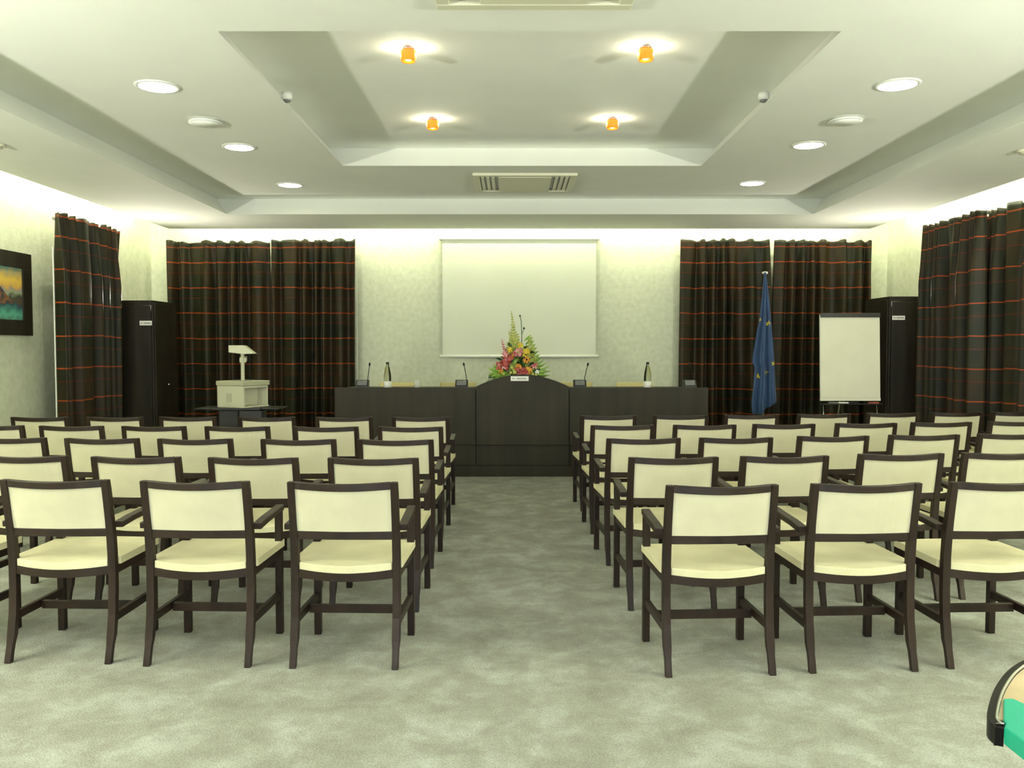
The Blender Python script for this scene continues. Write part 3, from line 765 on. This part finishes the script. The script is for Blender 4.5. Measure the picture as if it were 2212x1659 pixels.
# ------------------------------------------------------------------ armchairs
def make_armchair():
    T = thing('armchair', '', 'chair')
    PW = .033
    def py(z):
        P = [(0, -.060), (.05, -.048), (.12, -.026), (.22, -.008), (.34, 0), (.46, 0), (.58, -.010), (.70, -.028), (.848, -.056)]
        for (a, ya), (b_, yb) in zip(P, P[1:]):
            if z <= b_: return ya+(yb-ya)*(z-a)/(b_-a)
        return P[-1][1]
    X = .2325
    for s in (-1, 1):
        pts = []; wsx = []; hsy = []
        for z in (0, .04, .08, .12, .17, .22, .28, .34, .42, .5, .58, .66, .74, .80, .848):
            pts.append((s*X, py(z), z)); wsx.append(.030 if z < .1 else .036 if z < .6 else .033-.003*(z > .8)); hsy.append(.034 if z > .1 else .028)
        rings = [[(p[0]-a/2, p[1]-h/2, p[2]), (p[0]+a/2, p[1]-h/2, p[2]), (p[0]+a/2, p[1]+h/2, p[2]), (p[0]-a/2, p[1]+h/2, p[2])] for p, a, h in zip(pts, wsx, hsy)]
        obj('leg', loft(B(), rings), M_chair, T, bevel=.003)
        obj('leg', bx(s*.236-.017, s*.236+.017, .388, .422, 0, .625), M_chair, T, bevel=.003)
        bm = B(); sweep(bm, [(s*.262, -.004, .632), (s*.258, .12, .640), (s*.248, .28, .640), (s*.236, .43, .640)], .042, .028)
        obj('armrest', bm, M_chair, T, bevel=.004)
        bm = B(); sweep(bm, [(s*.236, .010, .200), (s*.236, .39, .200)], .022, .038); obj('stretcher', bm, M_chair, T, bevel=.002)
    obj('cross_stretcher', bx(-.225, .225, .20, .222, .172, .212), M_chair, T, bevel=.002)
    n = 14
    def arc(z, y0, bow, sag, hw): return [(-hw+2*hw*k/n, y0-bow*math.sin(math.pi*k/n), z-sag*math.sin(math.pi*k/n)) for k in range(n+1)]
    bm = B(); sweep(bm, arc(.8315, py(.83), .036, .006, .218), .024, .033); obj('top_rail', bm, M_chair, T, bevel=.003)
    bm = B(); sweep(bm, arc(.599, py(.60), .008, 0, .218), .024, .038); obj('lower_rail', bm, M_chair, T, bevel=.003)
    # back panel, ruled between the two rails
    bm = B(); up_, dn = arc(.818, py(.82), .034, .006, .2165), arc(.616, py(.62), .010, 0, .2165)
    g = []
    for k in range(n+1):
        a, b_ = Vector(dn[k]), Vector(up_[k])
        g.append([bm.verts.new(a.lerp(b_, v)) for v in (0, .33, .66, 1)])
    for k in range(n):
        for v in range(3): bm.faces.new((g[k][v], g[k+1][v], g[k+1][v+1], g[k][v+1]))
    obj('backrest', bm, M_cream2, T, solid=.012)
    # seat pad with cut-outs round the rear posts
    poly = []
    for k in range(n+1): poly.append((.212-.424*k/n, -.012-.040*math.sin(math.pi*k/n)))
    poly += [(-.212, .022), (-.254, .030), (-.254, .44)]
    for k in range(n+1): poly.append((-.242+.484*k/n, .445+.012*math.sin(math.pi*k/n)))
    poly += [(.254, .44), (.254, .030), (.212, .022)]
    bm = B(); vs0, vs1 = [], []
    def dz(x, y): return -.010*math.cos(math.pi*x/.5)*max(0, 1-(y+.05)/.25) + .004*math.sin(x*14)*0
    rings = [[(x, y, z+dz(x, y)) for x, y in poly] for z in (.440, .474)]
    lo_ = [bm.verts.new(p) for p in rings[0]]; hi_ = [bm.verts.new(p) for p in rings[1]]
    m_ = len(poly)
    for k in range(m_): bm.faces.new((lo_[k], lo_[(k+1) % m_], hi_[(k+1) % m_], hi_[k]))
    bmesh.ops.triangulate(bm, faces=[bm.faces.new(hi_), bm.faces.new(lo_[::-1])])
    obj('seat', bm, M_cream, T, bevel=.006, seg=2)
    bm = B(); sweep(bm, arc(.421, -.002, .034, .010, .215), .022, .040)
    for s in (-1, 1): sweep(bm, [(s*.238, .015, .420), (s*.238, .39, .420)], .020, .038)
    box(bm, -.220, .220, .395, .415, .402, .439)
    obj('seat_frame', bm, M_chair, T, bevel=.002)
    return T
proto = make_armchair()
ROWS = [
 ([(-2.81, 3.90), (-2.081, 3.862), (-1.428, 3.822), (-.757, 3.795)], [(.918, 3.71), (1.568, 3.756), (2.21, 3.808)]),
 ([(-2.714, 4.722), (-2.071, 4.682), (-1.413, 4.643), (-.756, 4.633)], [(.885, 4.662), (1.51, 4.712), (2.202, 4.815), (2.821, 4.868)]),
 ([(-3.354, 5.68), (-2.718, 5.64), (-2.089, 5.61), (-1.40, 5.58), (-.759, 5.56)], [(.869, 5.638), (1.494, 5.68), (2.181, 5.785), (2.841, 5.87), (3.493, 5.941)]),
 ([(-4.015, 6.576), (-3.381, 6.537), (-2.736, 6.51), (-2.093, 6.49), (-1.412, 6.47), (-.769, 6.461)], [(.854, 6.596), (1.497, 6.626), (2.136, 6.696), (2.816, 6.778), (3.457, 6.862), (4.124, 6.948)]),
 ([(-4.08, 7.363), (-3.434, 7.37), (-2.81, 7.39), (-2.117, 7.37), (-1.449, 7.363), (-.788, 7.37)], [(.849, 7.52), (1.496, 7.564), (2.14, 7.626), (2.824, 7.722), (3.492, 7.822), (4.117, 7.887), (4.72, 7.96)])]
RN = ['nearest', 'second', 'third', 'fourth', 'farthest']
ON = ['next to the aisle', 'second from the aisle', 'third from the aisle', 'fourth from the aisle', 'fifth from the aisle', 'sixth from the aisle', 'seventh from the aisle']
first = True
for ri, (lf, rt) in enumerate(ROWS):
    for side, lst in (('left', lf[::-1]), ('right', rt)):
        for ci, (x, y) in enumerate(lst):
            c = proto if first else dup(proto); first = False
            c.location = (x, y+.073, 0)
            c.rotation_euler = (0, 0, R((-1.5 if side == 'left' else 3.0)+random.uniform(-.8, .8)))
            c['label'] = 'dark armchair with cream seat, %s in the %s row, %s block' % (ON[ci], RN[ri], side)
            c['group'] = 'cream and dark wood armchairs in rows'

# ------------------------------------------------------------------ trolley corner at the lower right picture edge
t = thing('utility_trolley', 'black-rimmed trolley corner with beige inlay and teal strip, at the lower right picture edge', 'trolley', (1.45, 1.5, 0))
TZ = .75
out = [(.895, 1.0), (.892, 1.552), (.895, 1.582), (.911, 1.614), (.961, 1.690), (1.014, 1.760), (1.081, 1.835), (1.16, 1.900), (1.28, 1.965), (1.45, 1.99)]
def catmull(P, k=5):
    P = [Vector(p) for p in P]; Q = []
    for i in range(len(P)-1):
        a, b_, c, d = P[max(i-1, 0)], P[i], P[i+1], P[min(i+2, len(P)-1)]
        for j in range(k):
            u = j/k
            Q.append(tuple(.5*(2*b_+(c-a)*u+(2*a-5*b_+4*c-d)*u*u+(3*b_-a-3*c+d)*u**3)))
    return Q+[tuple(P[-1])]
out = [out[0]] + catmull(out[1:])
out = [(x-1.45, y-1.5) for x, y in out]
half = [(-.546, .045)] + out[1:] + [(-x, y) for x, y in out[-2:0:-1]] + [(.546, .045)]
nose = out[1:] + [(-x, y) for x, y in out[-2:0:-1]]
def inward(path, d):
    res = []
    for i, p in enumerate(path):
        a = Vector(path[max(i-1, 0)]); b_ = Vector(path[min(i+1, len(path)-1)]); tt = (b_-a).normalized()
        res.append((p[0]+tt.y*d, p[1]-tt.x*d))
    return res
cin = inward(half, .014)
loft(bm := B(), [[(a[0], a[1], TZ), (b_[0], b_[1], TZ), (b_[0], b_[1], TZ-.035), (a[0], a[1], TZ-.035)] for a, b_ in zip(half, cin)])
obj('black_rim', bm, M_gloss, t, bevel=.007)
b = B(); tube(b, [(p[0], p[1], TZ+.001) for p in inward(half, .0165)], .003, 8); obj('metal_edge', b, M_metal, t, smooth=True)
na, nb = inward(nose, .020), inward(nose, .072)
bm = B(); loft(bm, [[(a[0], a[1], TZ-.002), (b_[0], b_[1], TZ-.002), (b_[0], b_[1], TZ-.012), (a[0], a[1], TZ-.012)] for a, b_ in zip(na, nb)][8:-8])
obj('beige_inlay', bm, M_beige, t)
for s in (-1, 1):
    poly = [(s*-.548, -.48), (s*-.546, .044), (s*-.534, .060), (s*-.530, .075), (s*-.474, .172), (s*-.455, .172), (s*-.445, .14), (s*-.445, -.48)]
    obj('teal_strip', prism_z(B(), poly, TZ-.030, TZ+.004), M_teal, t, bevel=.003)
obj('cross_bar', bx(-.53, .53, -.52, -.48, TZ-.035, TZ), M_black, t, bevel=.004)
for x, y in ((-.51, -.46), (.51, -.46), (-.10, .40), (.18, .40)):
    b = B(); tube(b, [(x, y, .05), (x, y, TZ-.012)], .014, 12); obj('leg', b, M_metal, t, smooth=True)
    b = B(); tube(b, [(x-.012, y, .026), (x+.012, y, .026)], .026, 16); obj('castor', b, M_black, t, smooth=True)

# made-up bowls under the added ceiling fill lamps, outside the frame
for sx, wx, nm in ((1, WL, 'left'), (-1, WR, 'right')):
    t = thing('added_uplighter', 'added half-bowl uplighter, out of view on the %s side wall' % nm, 'lamp', (wx, 1.5, 1.78), group='added uplighters out of view')
    b = B(); rings = []
    for rr, z in ((.03, 0), (.10, .03), (.15, .08), (.165, .12)):
        rings.append([(sx*rr*math.sin(math.pi*k/12), rr*math.cos(math.pi*k/12), z) for k in range(13)])
    vs = [[b.verts.new(p) for p in g] for g in rings]
    for g, h in zip(vs, vs[1:]):
        for k in range(12): b.faces.new((g[k], g[k+1], h[k+1], h[k]))
    b.faces.new(vs[0])
    obj('bowl', b, M_white, t, solid=.004)
